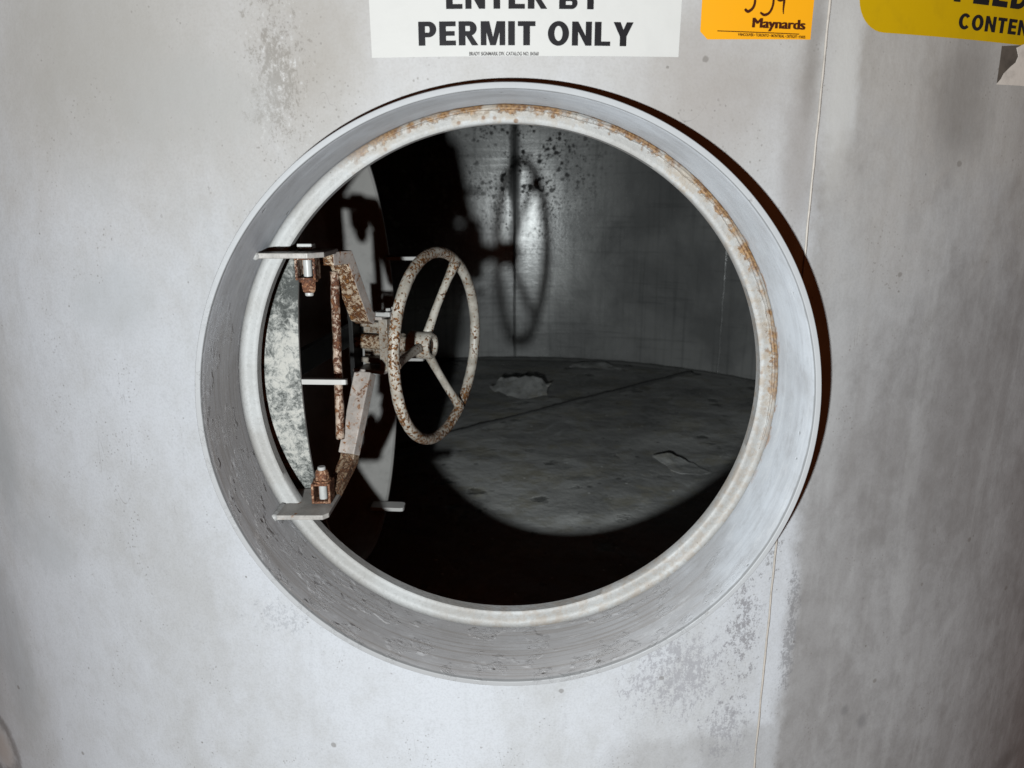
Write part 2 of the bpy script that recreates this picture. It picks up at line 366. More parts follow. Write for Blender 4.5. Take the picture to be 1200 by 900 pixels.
V = Vector
# positions reused by materials
WHEEL_C = V((-.095, .284, .012)); RW, TW = .125, radians(70.4)
WY, WZ = WHEEL_C.y, WHEEL_C.z
SEAM = .289
def back_hit(px, py):
    d = ray(px, py); ox, oy = CAM.x, CAM.y - YC; R = RT - .006
    a = d.x*d.x + d.y*d.y; b = 2*(ox*d.x + oy*d.y); c = ox*ox + oy*oy - R*R
    return CAM + d*((-b + sqrt(b*b - 4*a*c))/(2*a))
SEAMX = back_hit(603, 250).x

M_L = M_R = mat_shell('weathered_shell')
M_NECK = mat_neck(); M_RING = mat_ring(); M_IN = mat_inner(); M_FLOOR = mat_inner(True)
M_BEAD = mat_plain('weld_bead_paint', (205, 196, 186), .5, 0, .35, 90, k=.42)
M_BLACKSHADE = mat_plain('black_and_shade', (34, 34, 33), .6, 0, .3, 80)  # black of the keeper bar; on the strongback it stands for shade
M_LAP = mat_plain('floor_grime', (116, 117, 115), .85, 0, .5, 30, k=.8)
M_INBEAD = mat_plain('dark_weld', (70, 70, 68), .5, .3, .4, 90)
M_RUST = mat_rusty('rusted_arm', (206, 190, 168), .64, 190, (112, 70, 36), (172, 122, 62), (56, 36, 26))
M_RUSTH = mat_rusty('rusted_strut', (204, 184, 166), .60, 150, (104, 60, 36), (166, 116, 76), (58, 32, 24))
M_PAINTR = mat_rusty('chipped_arm', (198, 188, 180), .30, 150)
M_NUT = mat_rusty('rusted_nut', (192, 156, 128), .72, 170, (126, 82, 56), (178, 130, 96), (80, 48, 34), .4)
M_PIN = mat_plain('bare_pin', (205, 205, 202), .4, 0, .15, 120)
M_PIT = mat_rusty('pitted_arm', (150, 132, 112), .62, 210, (92, 60, 38), (150, 108, 68), (44, 32, 26))
M_LUG = mat_rusty('lug_paint', (205, 200, 194), .12, 110, k_=.5)
M_BLOCK = mat_rusty('block_paint', (176, 168, 156), .38, 200, (96, 64, 34), (158, 112, 60), (48, 40, 34))
M_WHEEL = mat_wheel(); M_MOT = mat_mottled()
M_DISH = mat_plain('dish_paint', (178, 176, 172), .5, 0, .4, 22, k=.56)
M_TAB = mat_plain('tab_paint', (214, 212, 208), .45, 0, .12, 90)

# ================================================================== TANK
tank = empty('storage_tank', (0, YC, -.75), 'big upright cylindrical grey steel tank with a round open manway', 'tank')
ZB, ZT, XB = -.75, 1.0, .95
def shell_y(x): return YC - sqrt(RT*RT - x*x)
def front_bm():
    bm = bmesh.new(); NA = 320
    angs = sorted([2*pi*k/NA for k in range(NA)] + [atan2(z, x) % (2*pi) for x in (-XB, XB) for z in (ZB, ZT)])
    R0 = RN - .002; steps = 44; rows = []
    for a in angs:
        ca, sa = cos(a), sin(a); t = 1e9
        if abs(ca) > 1e-9: t = min(t, XB/abs(ca))
        if sa > 1e-9: t = min(t, ZT/sa)
        if sa < -1e-9: t = min(t, -ZB/-sa)
        row = []
        for i in range(steps+1):
            f = (i/steps)**1.35; r = R0 + (t - R0)*f; x, z = r*ca, r*sa
            row.append(bm.verts.new((x, shell_y(x), z)))
        rows.append(row)
    n = len(rows)
    for i in range(n):
        A, B = rows[i], rows[(i+1) % n]
        for k in range(steps): bm.faces.new((A[k], A[k+1], B[k+1], B[k]))
    bmesh.ops.recalc_face_normals(bm, faces=bm.faces[:]); return bm
def solid(o, t, off):
    s = o.modifiers.new('thickness', 'SOLIDIFY'); s.thickness = t; s.offset = off; return o
for right in (False, True):
    bm = front_bm()
    bmesh.ops.bisect_plane(bm, geom=bm.verts[:] + bm.edges[:] + bm.faces[:], plane_co=(SEAM, 0, 0), plane_no=(1, 0, 0), clear_inner=right, clear_outer=not right)
    faces = bm.faces[:]; cp = {}
    for v in bm.verts[:]:
        q = V((v.co.x, v.co.y - YC, 0)).normalized(); cp[v] = bm.verts.new(v.co - q*.006)
    for f in faces: bm.faces.new([cp[v] for v in reversed(f.verts)])
    if faces[0].normal.y > 0: bmesh.ops.reverse_faces(bm, faces=bm.faces[:])
    nv = len(cp)
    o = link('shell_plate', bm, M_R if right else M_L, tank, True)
    o.data.normals_split_custom_set_from_vertices([V((v.co.x, v.co.y - YC, 0)).normalized()*(1 if (V((v.co.x, v.co.y - YC, 0)).length > RT - .003) else -1) for v in o.data.vertices])
    o['label'] = 'dull wiped plate right of the weld' if right else 'pale weathered plate round the manway'
# the rest of the shell
bm = bmesh.new(); A0 = math.asin(XB/RT); NS, NZ = 220, 24; grid = []
for i in range(NS+1):
    a = A0 + (2*pi - 2*A0)*i/NS
    grid.append([bm.verts.new(((RT)*sin(a), YC - RT*cos(a), ZB + (ZT-ZB)*k/NZ)) for k in range(NZ+1)])
for i in range(NS):
    for k in range(NZ): bm.faces.new((grid[i][k], grid[i+1][k], grid[i+1][k+1], grid[i][k+1]))
bmesh.ops.recalc_face_normals(bm, faces=bm.faces[:])
o = link('back_shell', bm, M_IN, tank, True); nrm = o.data.polygons[110*NZ].normal; solid(o, .006, -1 if nrm.y > 0 else 1)
o['label'] = 'dull black-spotted steel inside of the far wall'
# roof
bm = bmesh.new(); bmesh.ops.create_circle(bm, cap_ends=True, segments=160, radius=RT + .01); bmesh.ops.translate(bm, verts=bm.verts[:], vec=(0, YC, ZT + .001))
solid(link('roof_plate', bm, M_IN, tank), .006, 1)
# vertical weld on the outside, above and below the neck
def bead(pts, r, mat, name, parent, seg=8, flat=1.0):
    bm = bmesh.new(); tube(bm, pts, [r*(1 + .25*mnoise.noise(p*160)) for p in pts], seg); return link(name, bm, mat, parent, True)
zc_ = sqrt(max(RN*RN - SEAM*SEAM, 0))
for z0, z1 in ((zc_ - .004, ZT), (ZB, -zc_ + .004)):
    n = int(abs(z1 - z0)/.004)
    pts = [V((SEAM + .0009*mnoise.noise(V((0, 0, (z0+(z1-z0)*i/n)*30))), shell_y(SEAM) - .0002, z0 + (z1-z0)*i/n)) for i in range(n+1)]
    bead(pts, .0012, M_BEAD, 'weld_bead', tank)
# welds inside
for px, r in ((603, .006), (851, .005)):
    p = back_hit(px, 300 if px > 800 else 250); a = atan2(p.x, p.y - YC); R = RT - .006
    pts = [V((R*sin(a) + .003*mnoise.noise(V((px, 0, z_*.02*9))), YC + R*cos(a), ZF + (ZT - ZF)*z_/120)) for z_ in range(121)]
    bead(pts, r, M_IN, 'inside_weld', tank)

# floor of two plates either side of a grimy lap
pa, pb = hit_floor(550, 503), hit_floor(835, 430); d = (pb - pa); d.z = 0; d.normalize(); nn = V((d.y, -d.x, 0))
for side in (0, 1):
    bm = bmesh.new(); R = RT - .004; NR, NA = 60, 160; prev = None; c0 = bm.verts.new((0, YC, ZF))
    for i in range(1, NR+1):
        r = R*i/NR; ring = []
        for k in range(NA):
            a = 2*pi*k/NA; x, y = r*sin(a), YC - r*cos(a)
            ring.append(bm.verts.new((x, y, ZF + .006*mnoise.noise(V((x*3, y*3, 0))) + .002*mnoise.noise(V((x*14, y*14, 3))))))
        for k in range(NA):
            if prev is None: bm.faces.new((c0, ring[k], ring[(k+1) % NA]))
            else: bm.faces.new((prev[k], ring[k], ring[(k+1) % NA], prev[(k+1) % NA]))
        prev = ring
    bmesh.ops.bisect_plane(bm, geom=bm.verts[:] + bm.edges[:] + bm.faces[:], plane_co=pa, plane_no=nn, clear_inner=bool(side), clear_outer=not side)
    bmesh.ops.recalc_face_normals(bm, faces=bm.faces[:])
    o = link('floor_plate', bm, M_FLOOR, tank, True)
pts = []
for i in range(161):
    p = pa + d*(-1.5 + 3.2*i/160)
    if (V((p.x, p.y, 0)) - V((0, YC, 0))).length < RT - .02: pts.append(V((p.x + .006*mnoise.noise(p*9), p.y + .006*mnoise.noise(p*11 + V((5, 0, 0))), ZF - .003 + .003*mnoise.noise(p*7))))
bead(pts, .013, M_LAP, 'floor_weld', tank)
# fillet where the floor meets the wall
pts = [V(((RT - .012)*sin(2*pi*k/240), YC - (RT - .012)*cos(2*pi*k/240), ZF + .002)) for k in range(240)]
bm = bmesh.new(); tube(bm, pts, [.011*(1 + .3*mnoise.noise(p*22)) for p in pts], 8, closed=True); link('floor_fillet', bm, M_LAP, tank, True)

# neck: rolled pipe with a rounded lip, standing out of the shell
TK = .0054; prof = []
for i in range(9):
    a = pi*i/8; e = .0010; ca = cos(a)
    prof.append((RN - TK/2 + (TK/2 - e)*(1 if ca > .01 else -1 if ca < -.01 else 0) + e*ca, e - e*sin(a)))
inner = [(RN - TK, .0062 + (DEP + .012 - .0062)*i/26) for i in range(1, 27)]
prof = prof + inner + [(RN, DEP + .012)] + [(RN, DEP + .012 - (DEP + .006)*i/10) for i in range(1, 11)]
prof.append(prof[0])
bm = bmesh.new(); lathe_y(bm, prof, 360, .0006)
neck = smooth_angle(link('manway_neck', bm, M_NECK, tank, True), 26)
# ring welded across the back of the neck
RI = RN - TK - .0005; prof = [(RI, DEP - .0065)] + [(RI - .0075*(1 - sin(radians(t_))), DEP - .0065*(1 - cos(radians(t_)))) for t_ in (75, 60, 45, 30, 15, 0)] + [(.2825, DEP - .0003), (ROP + .0016, DEP), (ROP, DEP + .0016), (ROP, DEP + .0145), (RI, DEP + .0145), (RI, DEP - .0065)]
bm = bmesh.new(); lathe_y(bm, prof, 360, .0005)
ring = smooth_angle(link('neck_ring', bm, M_RING, tank, True), 45)
pts = [V(((RI - .0030)*cos(radians(-14 + 130*k/220)), DEP - .0012, (RI - .0030)*sin(radians(-14 + 130*k/220)))) for k in range(221)]
bm = bmesh.new(); tube(bm, pts, [.0026*sin(pi*(i + .5)/221)**.4*(1 + .5*mnoise.noise(p*60) + .3*mnoise.noise(p*190)) for i, p in enumerate(pts)], 8); link('ring_weld', bm, M_RING, tank, True)
# paint line where neck meets shell (thin fillet weld)
pts = []
for k in range(420):
    a = 2*pi*k/420; x, z = (RN + .001)*cos(a), (RN + .001)*sin(a); pts.append(V((x, shell_y(x), z)))
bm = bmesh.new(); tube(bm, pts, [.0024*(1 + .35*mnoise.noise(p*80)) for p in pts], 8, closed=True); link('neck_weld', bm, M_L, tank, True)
# hinge lugs, welded flat to the neck and ring
PINX, PINY = -.2145, .112; ZL = {1: .147, -1: -.139}; LT = .0055
for s in (1, -1):
    z = ZL[s]; xe = -sqrt((RN - TK + .001)**2 - z*z)
    if s > 0: out = [(xe, .072), (-.203, .072), (-.190, .088), (-.190, .150), (xe, .150)]
    else: out = [(xe, .072), (-.206, .072), (-.2005, .079), (-.2000, .150), (xe, .150)]
    bm = bmesh.new(); prism(bm, [V((x, y, z - LT/2)) for x, y in out], V((0, 0, LT)))
    bevel(link('hinge_lug', bm, M_LUG, tank), .0009)
    # weld blobs at its root
    pts = [V((xe + .001, .070 + .004*i, z + s*.000)) for i in range(10)]
    bead(pts, .0042, M_RING, 'lug_weld', tank)

# ================================================================== HATCH
hatch = empty('manway_hatch', (PINX, PINY, -.139 + LT/2), 'rusty inward-swung manway hatch with white chipped handwheel on its hinged yoke', 'hatch')
TY = radians(70); U = V((cos(TY), sin(TY), 0)); NV = V((sin(TY), -cos(TY), 0)); Z = V((0, 0, 1)); HP = V((PINX, PINY, 0))
def yk(px, py, off=0): return hit_plane(px, py, HP + NV*off, NV)
X = V((1, 0, 0)); Y = V((0, 1, 0))

# --- dished door, seen almost edge-on
DT, DTL = radians(84.2), radians(-.8); DA, DB = .213, .315; DC = V((-.2160, .132 + DA, -.009))
du = V((cos(DT), sin(DT), 0)); dn0 = V((sin(DT), -cos(DT), 0)); dk = Z*cos(DTL) + dn0*sin(DTL); dn = du.cross(dk).normalized()
if dn.x < 0: dn = -dn
def dpt(a, fr, dep): return DC + du*(DA*fr*cos(a)) + dk*(DB*fr*sin(a)) - dn*dep
bm = bmesh.new(); SEG = 200; TH = .007
fa, fb = (DA - TH)/DA, 1.0
profd = [(fa, .003), (fa + .012, 0.), (fb - .006, 0.), (fb, .003)]
profd += [(fb, .003 + .085*i/8) for i in range(1, 9)]
profd += [(cos(t)*1.0, .088 + .075*sin(t)) for t in [pi/2*i/12 for i in range(1, 12)]] + [(.02, .163)]
prof_in = [(.02, .155)] + [(cos(t)*fa, .088 + .067*sin(t)) for t in [pi/2*i/12 for i in range(11, 0, -1)]] + [(fa, .003 + .085*i/8) for i in range(8, 0, -1)]
allp = profd + prof_in + [profd[0]]
rings = [[bm.verts.new(dpt(2*pi*k/SEG, f, dp)) for k in range(SEG)] for f, dp in allp[:-1]]
rings.append(rings[0])
for i in range(len(rings)-1):
    for k in range(SEG): bm.faces.new((rings[i][k], rings[i][(k+1) % SEG], rings[i+1][(k+1) % SEG], rings[i+1][k]))
bmesh.ops.recalc_face_normals(bm, faces=bm.faces[:])
dish = link('door_dish', bm, M_MOT, hatch, True); smooth_angle(dish, 40)
# inside of the dish is dull grey paint
dish.data.materials.append(M_DISH); ni = len(profd)
for p in dish.data.polygons:
    row = p.index // SEG
    if row >= ni - 1 or row < 2: p.material_index = 1
# guide tabs on the rim, pointing along the axis
def tab(base, length, wide, across, name='guide_tab'):
    bm = bmesh.new(); c = base + dn*(length/2 - .003)
    lng = dn; ac = across.normalized(); th = lng.cross(ac).normalized()
    pts = []
    hw = wide/2; L = length/2
    prof = [(-L, -hw), (L - .006, -hw), (L - .0015, -hw + .0015), (L, -hw + .006), (L, hw - .006), (L - .0015, hw - .0015), (L - .006, hw), (-L, hw)]
    prism(bm, [c + lng*a + ac*b - th*.003 for a, b in prof], th*.006); return bevel(link(name, bm, M_TAB, hatch), .0008)
def rim_at(a): return dpt(a, .985, 0)
def ang_for_z(z, far):
    s_ = max(-1, min(1, (z - DC.z)/DB)); a = math.asin(s_); return a if far else pi - a
p = rim_at(ang_for_z(.000, False)); tab(p + Y*.004, .056, .008, Y)
for z in (.112, -.061): tab(rim_at(ang_for_z(z, True)), .052, .034, Y)
tab(V((-.222, .425, -.281)), .055, .026, Y)
# strongback across the dish that the spindle pushes on
bm = bmesh.new(); box(bm, DC - dn*.060, dn, du, dk, .006, .203, .016); bevel(link('strongback', bm, M_BLACKSHADE, hatch), .001)  # coloured near black, standing for the deep shade inside the dish

# --- handwheel
wu = V((cos(TW), sin(TW), 0)); wn = V((sin(TW), -cos(TW), 0))
bm = bmesh.new(); pts = []
for k in range(160):
    a = 2*pi*k/160; r = RW + .0012*sin(2*a + .6); pts.append(WHEEL_C + wu*(r*cos(a)) + Z*(r*sin(a)) + wn*(.0016*sin(a*2 + 1)))
tube(bm, pts, [.0072*(1 + .05*mnoise.noise(p*45)) for p in pts], 20, closed=True, wob=.04)
hw = link('handwheel', bm, M_WHEEL, hatch, True)
HUBF, HUBB, HUBR = WHEEL_C - wn*.010, WHEEL_C - wn*.040, .0185
bm = bmesh.new(); nseg = 40; prof = [(.0105, -.020), (.0105, 0.0005), (.0125, .0025), (HUBR - .003, .0025), (HUBR, -.001), (HUBR, -.022), (HUBR + .0005, -.030), (.004, -.030)]
rr = []
for r, h in prof: rr.append([bm.verts.new(HUBF + wn*h + (wu*cos(2*pi*k/nseg) + Z*sin(2*pi*k/nseg))*r) for k in range(nseg)])
for i in range(len(rr)-1):
    for k in range(nseg): bm.faces.new((rr[i][k], rr[i][(k+1) % nseg], rr[i+1][(k+1) % nseg], rr[i+1][k]))
bm.faces.new(rr[0][::-1]); bmesh.ops.recalc_face_normals(bm, faces=bm.faces[:])
smooth_angle(link('hub', bm, M_WHEEL, hw, True), 35)
bm = bmesh.new(); tube(bm, [HUBF - wn*.0195, HUBF - wn*.0022], .0104, 24); smooth_angle(link('hub_bore', bm, M_PIT, hw, True), 30)
def wheel_angle(px, py):
    p = hit_plane(px, py, WHEEL_C, wn) - WHEEL_C; return atan2(p.z, p.dot(wu))
for px, py in ((535, 300), (542, 484), (459, 432)):
    a = wheel_angle(px, py); dirv = wu*cos(a) + Z*sin(a)
    p0 = HUBF - wn*.010 + dirv*.015; p1 = WHEEL_C + dirv*(RW - .002)
    pts = [p0.lerp(p1, i/14) - wn*(.002*sin(pi*i/14)) for i in range(15)]
    bm = bmesh.new(); tube(bm, pts, [.0066 - .0012*sin(pi*i/14) + .0014*max(0, i/14 - .82)/.18 for i in range(15)], 14, wob=.05)
    link('spoke', bm, M_WHEEL, hw, True)
# spindle through the block
AX = lambda s: WHEEL_C - wn*s
bm = bmesh.new(); tube(bm, [AX(.038), AX(.060), AX(.0601), AX(.128)], [.0085, .0085, .0075, .0075], 18); smooth_angle(link('spindle', bm, M_BLOCK, hatch, True), 30)
bm = bmesh.new(); ptsx = [AX(.060 + .0006*i) for i in range(160)]

# --- yoke: two bent straps from the hinge pins to the centre block, tied by an upright strut
def strap(pxs, wid, thick, mat, name, offs=None):
    """flat bar bent along pixel points lying in the yoke plane; wid runs across the plane"""
    P = [yk(x, y) for x, y in pxs]; bm = bmesh.new(); rows = []
    for i, p in enumerate(P):
        a = P[max(i-1, 0)]; b = P[min(i+1, len(P)-1)]; t0 = (P[i] - a).normalized() if i > 0 else (b - P[i]).normalized(); t1 = (b - P[i]).normalized() if i < len(P)-1 else t0
        t = (t0 + t1).normalized(); q = NV.cross(t).normalized(); k = thick/2/max(.5, q.dot(NV.cross(t1).normalized()))
        w_ = wid if not hasattr(wid, '__len__') else wid[i]
        rows.append([bm.verts.new(p + NV*(sx*w_/2) + q*(sy*k)) for sx, sy in ((-1, -1), (1, -1), (1, 1), (-1, 1))])
    for i in range(len(rows)-1):
        for k in range(4): bm.faces.new((rows[i][k], rows[i][(k+1) % 4], rows[i+1][(k+1) % 4], rows[i+1][k]))
    bm.faces.new(rows[0][::-1]); bm.faces.new(rows[-1]); bmesh.ops.recalc_face_normals(bm, faces=bm.faces[:])
    return bevel(link(name, bm, mat, hatch), .0012, 2)
strap([(379, 303), (399, 301), (424, 370), (429, 373)], .026, .015, M_RUST, 'upper_arm')
ua = [o_ for o_ in hatch.children if o_.name.startswith('upper_arm')][0]; ua.data.materials.append(M_PAINTR)
for p_ in ua.data.polygons:
    if p_.normal.dot(NV) > .9: p_.material_index = 1
strap([(428, 437), (409, 532)], [.023, .022], .015, M_PAINTR, 'lower_arm')
strap([(411, 528), (409, 540), (391, 577)], [.0195, .0195, .017], .013, M_PIT, 'lower_knuckle')
p0, p1 = yk(392, 318, -.010), yk(399, 514, -.010)
bm = bmesh.new(); pts = [p0.lerp(p1, i/30) + V((.0007*mnoise.noise(V((i*.3, 0, 0))), 0, 0)) for i in range(31)]
tube(bm, pts, .0052, 12, wob=.12); link('strut', bm, M_RUSTH, hatch, True)

# --- centre block
BC = AX(.093)      # middle of the block on the spindle axis
blk = None
def bpart(name, c, hn, hu, hz, mat, bv=.001):
    bm = bmesh.new(); box(bm, BC + wn*c[0] + wu*c[1] + Z*c[2], wn, wu, Z, hn, hu, hz); return bevel(link(name, bm, mat, blk or hatch), bv)
blk = bpart('centre_block', (.021, 0, .0), .0065, .020, .036, M_BLOCK)
bpart('back_plate', (-.006, .013, .0), .0205, .004, .034, M_BLOCK)
bpart('top_plate', (-.002, 0, .0365), .0225, .021, .0022, M_PAINTR)
bpart('bottom_plate', (-.003, 0, -.0375), .0245, .022, .0024, M_PAINTR)
bpart('cap_plate', (.020, -.002, .0420), .011, .016, .0032, M_TAB)
for du_ in (-.006, .008):
    bm = bmesh.new(); c = BC + wn*.021 + wu*du_ + Z*.0452; prism(bm, [c + (wn*cos(pi*k/3) + wu*sin(pi*k/3))*.0052 for k in range(6)], Z*.004); bevel(link('cap_nut', bm, M_TAB, blk), .0006)
bm = bmesh.new(); tube(bm, [BC + wn*(-.030), BC + wn*(.018)], .0105, 20); smooth_angle(link('sleeve', bm, M_RUST, blk, True), 30)
bm = bmesh.new(); tube(bm, [BC + wn*.027, BC + wn*.040, BC + wn*.0401, BC + wn*.046], [.0145, .0145, .011, .010], 20); smooth_angle(link('collar', bm, M_BLOCK, blk, True), 30)
bm = bmesh.new(); box(bm, BC - wn*.034, wn, wu, Z, .0035, .012, .050); bevel(link('keeper_bar', bm, M_BLACKSHADE, blk), .001)
for sz in (1, -1):
    bpart('web', (-.006, .004, sz*.025), .018, .010, .0035, M_BLOCK)

# --- clevises, pins and nuts at the two hinge lugs
for s in (1, -1):
    z = ZL[s]; top = z - s*LT/2; h = .024; cz = top - s*(h/2 + .001)
    loc = V((PINX, PINY, cz)); hx, hy, wt = .0108, .011, .0028
    bm = bmesh.new()
    for sx in (-1, 1): box(bm, loc + X*sx*(hx - wt/2), X, Y, Z, wt/2, hy, h/2)
    for sz in (-1, 1): box(bm, loc + Z*sz*(h/2 - .0014), X, Y, Z, hx - wt - .00005, hy - .0002, .0013)
    box(bm, loc + Y*(hy - .0012), X, Y, Z, hx - wt - .00005, .0011, h/2 - .0030)
    cl = bevel(link('clevis', bm, M_RUSTH if s > 0 else M_NUT, hatch), .0006)
    # washer + tapered castle nut
    zb = cz - s*h/2
    pin = V((PINX, PINY, 0))
    bm = bmesh.new(); tube(bm, [pin + Z*(zb), pin + Z*(zb - s*.0022)], .0102, 24); smooth_angle(link('washer', bm, M_NUT, cl, True), 30)
    bm = bmesh.new(); rs = [(.0082, .0022), (.0082, .0075), (.0072, .0120), (.0058, .0138), (.0056, .0140)]
    tube(bm, [pin + Z*(zb - s*q) for _, q in rs], [r for r, _ in rs], 6 if s > 0 else 8); bevel(smooth_angle(link('nut', bm, M_NUT, cl), 20), .0008)
    bm = bmesh.new(); tube(bm, [pin + Z*(zb - s*.0175), pin + Z*(zb - s*.0165), pin + Z*(top + s*.006)], [.0040, .0046, .0046], 16); smooth_angle(link('pin', bm, M_PIN, cl, True), 30)
    if s > 0:
        bm = bmesh.new(); box(bm, pin + Z*(z + LT/2 + .0045), X, Y, Z, .0078, .0078, .0030); bevel(link('pin_head', bm, M_PIN, cl), .0008)

# ================================================================== SIGNS on the shell
def sheet(name, outline, mat, off, thick, parent, sub=.006):
    """flat outline given in (s, z) bent onto the shell"""
    bm = bmesh.new(); f = bm.faces.new([bm.verts.new((s_, 0, z_)) for s_, z_ in outline])
    ss = [p[0] for p in outline]; a, b = min(ss), max(ss); n = max(2, int((b - a)/sub))
    for i in range(1, n):
        bmesh.ops.bisect_plane(bm, geom=bm.verts[:] + bm.edges[:] + bm.faces[:], plane_co=(a + (b - a)*i/n, 0, 0), plane_no=(1, 0, 0))
    for v in bm.verts: v.co = wall(v.co.x, v.co.z, off)
    if thick:
        r = bmesh.ops.extrude_face_region(bm, geom=bm.faces[:]); 
        for v in [g for g in r['geom'] if isinstance(g, bmesh.types.BMVert)]:
            q = V((v.co.x, v.co.y - YC, 0)).normalized(); v.co -= q*thick
    bmesh.ops.recalc_face_normals(bm, faces=bm.faces[:])
    return link(name, bm, mat, parent)
def text_on(parent, txt, px0, px1, ybase, ytop, mat, bold=.02, off=.0011, name='lettering', ref=None, xtra=1.0):
    """text fitted between two pixel columns; cap height between ytop and ybase at its left end"""
    cu = bpy.data.curves.new('t', 'FONT'); cu.body = txt; cu.offset = bold; cu.resolution_u = 4; cu.space_character = xtra
    to = bpy.data.objects.new('t', cu); COL.objects.link(to)
    dg = bpy.context.evaluated_depsgraph_get(); me = bpy.data.meshes.new_from_object(to.evaluated_get(dg))
    bpy.data.objects.remove(to)
    xs = [v.co.x for v in me.vertices]; x0, x1 = min(xs), max(xs)
    s0, zb = wall_sz(px0, ybase); s1, _ = wall_sz(px1, ybase); zt = wall_sz(px0, ytop)[1]
    # cap height of the built-in face is about .729 (plus the bold offset)
    cap = .729 + 2*bold
    for v in me.vertices:
        s_ = s0 + (v.co.x - x0)/(x1 - x0)*(s1 - s0); z_ = zb + (v.co.y + bold)/cap*(zt - zb); v.co = wall(s_, z_, off)
    me.materials.clear(); me.materials.append(mat)
    o = bpy.data.objects.new(name, me); COL.objects.link(o); o.parent = parent; o.matrix_parent_inverse = parent.matrix_world.inverted(); return o

# bold grotesque capitals, cap height 1: rectangles/polygons plus curved ribbons
def q_(x0, y0, x1, y1): return [(x0, y0), (x1, y0), (x1, y1), (x0, y1)]
def arc_(cx, cy, ro, so, ri, si, a0, a1, n=18):
    """ribbon between two ellipses (outer ro x so, inner ri x si) as quads"""
    out = []
    for i in range(n):
        a, b = radians(a0 + (a1 - a0)*i/n), radians(a0 + (a1 - a0)*(i+1)/n)
        out.append([(cx + ro*cos(a), cy + so*sin(a)), (cx + ro*cos(b), cy + so*sin(b)), (cx + ri*cos(b), cy + si*sin(b)), (cx + ri*cos(a), cy + si*sin(a))])
    return out
ST = .25
def bowl_(y0, y1, x1, bar=.19):
    h = (y1 - y0)/2; cx = x1 - h*.9
    return [q_(ST, y1 - bar, cx, y1), q_(ST, y0, cx, y0 + bar)] + arc_(cx, (y0+y1)/2, x1 - cx, h, max(.02, x1 - cx - ST), h - bar, -90, 90)
GL = {
 'E': (.62, [q_(0, 0, ST, 1), q_(ST, 0, .62, .20), q_(ST, .405, .58, .595), q_(ST, .80, .62, 1)]),
 'F': (.60, [q_(0, 0, ST, 1), q_(ST, .40, .55, .57), q_(ST, .80, .60, 1)]),
 'L': (.60, [q_(0, 0, ST, 1), q_(ST, 0, .60, .18)]),
 'I': (ST, [q_(0, 0, ST, 1)]),
 'T': (.66, [q_(0, .80, .66, 1), q_(.33 - ST/2, 0, .33 + ST/2, .80)]),
 'N': (.75, [q_(0, 0, .23, 1), q_(.52, 0, .75, 1), [(.23, 1), (.23, .60), (.52, 0), (.52, .40)]]),
 'M': (.92, [q_(0, 0, .21, 1), q_(.71, 0, .92, 1), [(.21, 1), (.21, .56), (.355, 0), (.46, 0), (.46, .33), (.32, 1)], [(.71, 1), (.60, 1), (.46, .33), (.46, 0), (.565, 0), (.71, .56)]]),
 'Y': (.76, [q_(.255, 0, .505, .40), [(.255, .40), (.505, .40), (.38, .68)], [(.255, .40), (.38, .68), (.26, 1), (0, 1)], [(.505, .40), (.76, 1), (.50, 1), (.38, .68)]]),
 'P': (.68, [q_(0, 0, ST, 1)] + bowl_(.35, 1, .68)),
 'R': (.72, [q_(0, 0, ST, 1)] + bowl_(.40, 1, .68) + [[(.28, .40), (.50, 0), (.735, 0), (.50, .405)]]),
 'B': (.70, [q_(0, 0, ST, 1)] + bowl_(.50, 1, .66, .16) + bowl_(0, .4995, .70, .17)),
 'D': (.72, [q_(0, 0, ST, 1)] + [q_(ST, .80, .30, 1), q_(ST, 0, .30, .18)] + arc_(.30, .5, .42, .5, .205, .32, -90, 90, 24)),
 'O': (.80, arc_(.40, .5, .40, .515, .155, .315, 0, 360, 40)),
 'C': (.74, arc_(.40, .5, .40, .515, .155, .315, 42, 318, 34)),
 'S': (.66, arc_(.33, .735, .30, .28, .10, .10, 20, 270, 24) + arc_(.33, .265, .33, .28, .12, .105, 90, -160, 24)),
}
def block_text(parent, txt, px0, px1, ybase, ytop, mat, off=.0011, gap=.115, space=.36):
    total = sum((GL[c][0] + gap) if c != ' ' else space for c in txt) - gap
    s0, zb = wall_sz(px0, ybase); s1 = wall_sz(px1, ybase)[0]; zt = wall_sz(px0, ytop)[1]; x = 0; bm = bmesh.new(); kx = (s1 - s0)/total
    for c in txt:
        if c == ' ': x += space; continue
        for k, poly in enumerate(GL[c][1]): 
            bm.faces.new([bm.verts.new(wall(s0 + (x + a)*kx, zb + b*(zt - zb), off)) for a, b in poly])
        x += GL[c][0] + gap
    bmesh.ops.triangulate(bm, faces=bm.faces[:])
    return link('lettering', bm, mat, parent)

M_WHITE = mat_plain('sign_white', (232, 231, 227), .35, 0, .05, 30, .45, .3, k=.44)
M_ORANGE = mat_plain('tag_orange', (255, 176, 18), .5, 0, .03, 30, .3, .02, k=.49)
M_YELLOW = mat_plain('sign_yellow', (222, 178, 8), .4, 0, .14, 26, .4, .3, k=.40)
M_BLACK = mat_plain('print_black', (30, 29, 32), .45, 0, .1, 60, .2, 0)
M_TINY = mat_plain('print_grey', (96, 94, 94), .5, 0, .1, 60, .3, 0)
M_BROWN = mat_plain('print_brown', (66, 24, 8), .5, 0, .1, 60, .3, 0)
M_PAPER = mat_plain('torn_paper', (206, 196, 186), .6, 0, .3, 60, .2, .3)
M_LABELSHADE = mat_plain('label_shadow', (92, 84, 76), .6, 0, .5, 40, .3, .1)

def sgn(name, label, cat, px, py):
    s_, z_ = wall_sz(px, py); return empty(name, wall(s_, z_), label, cat)
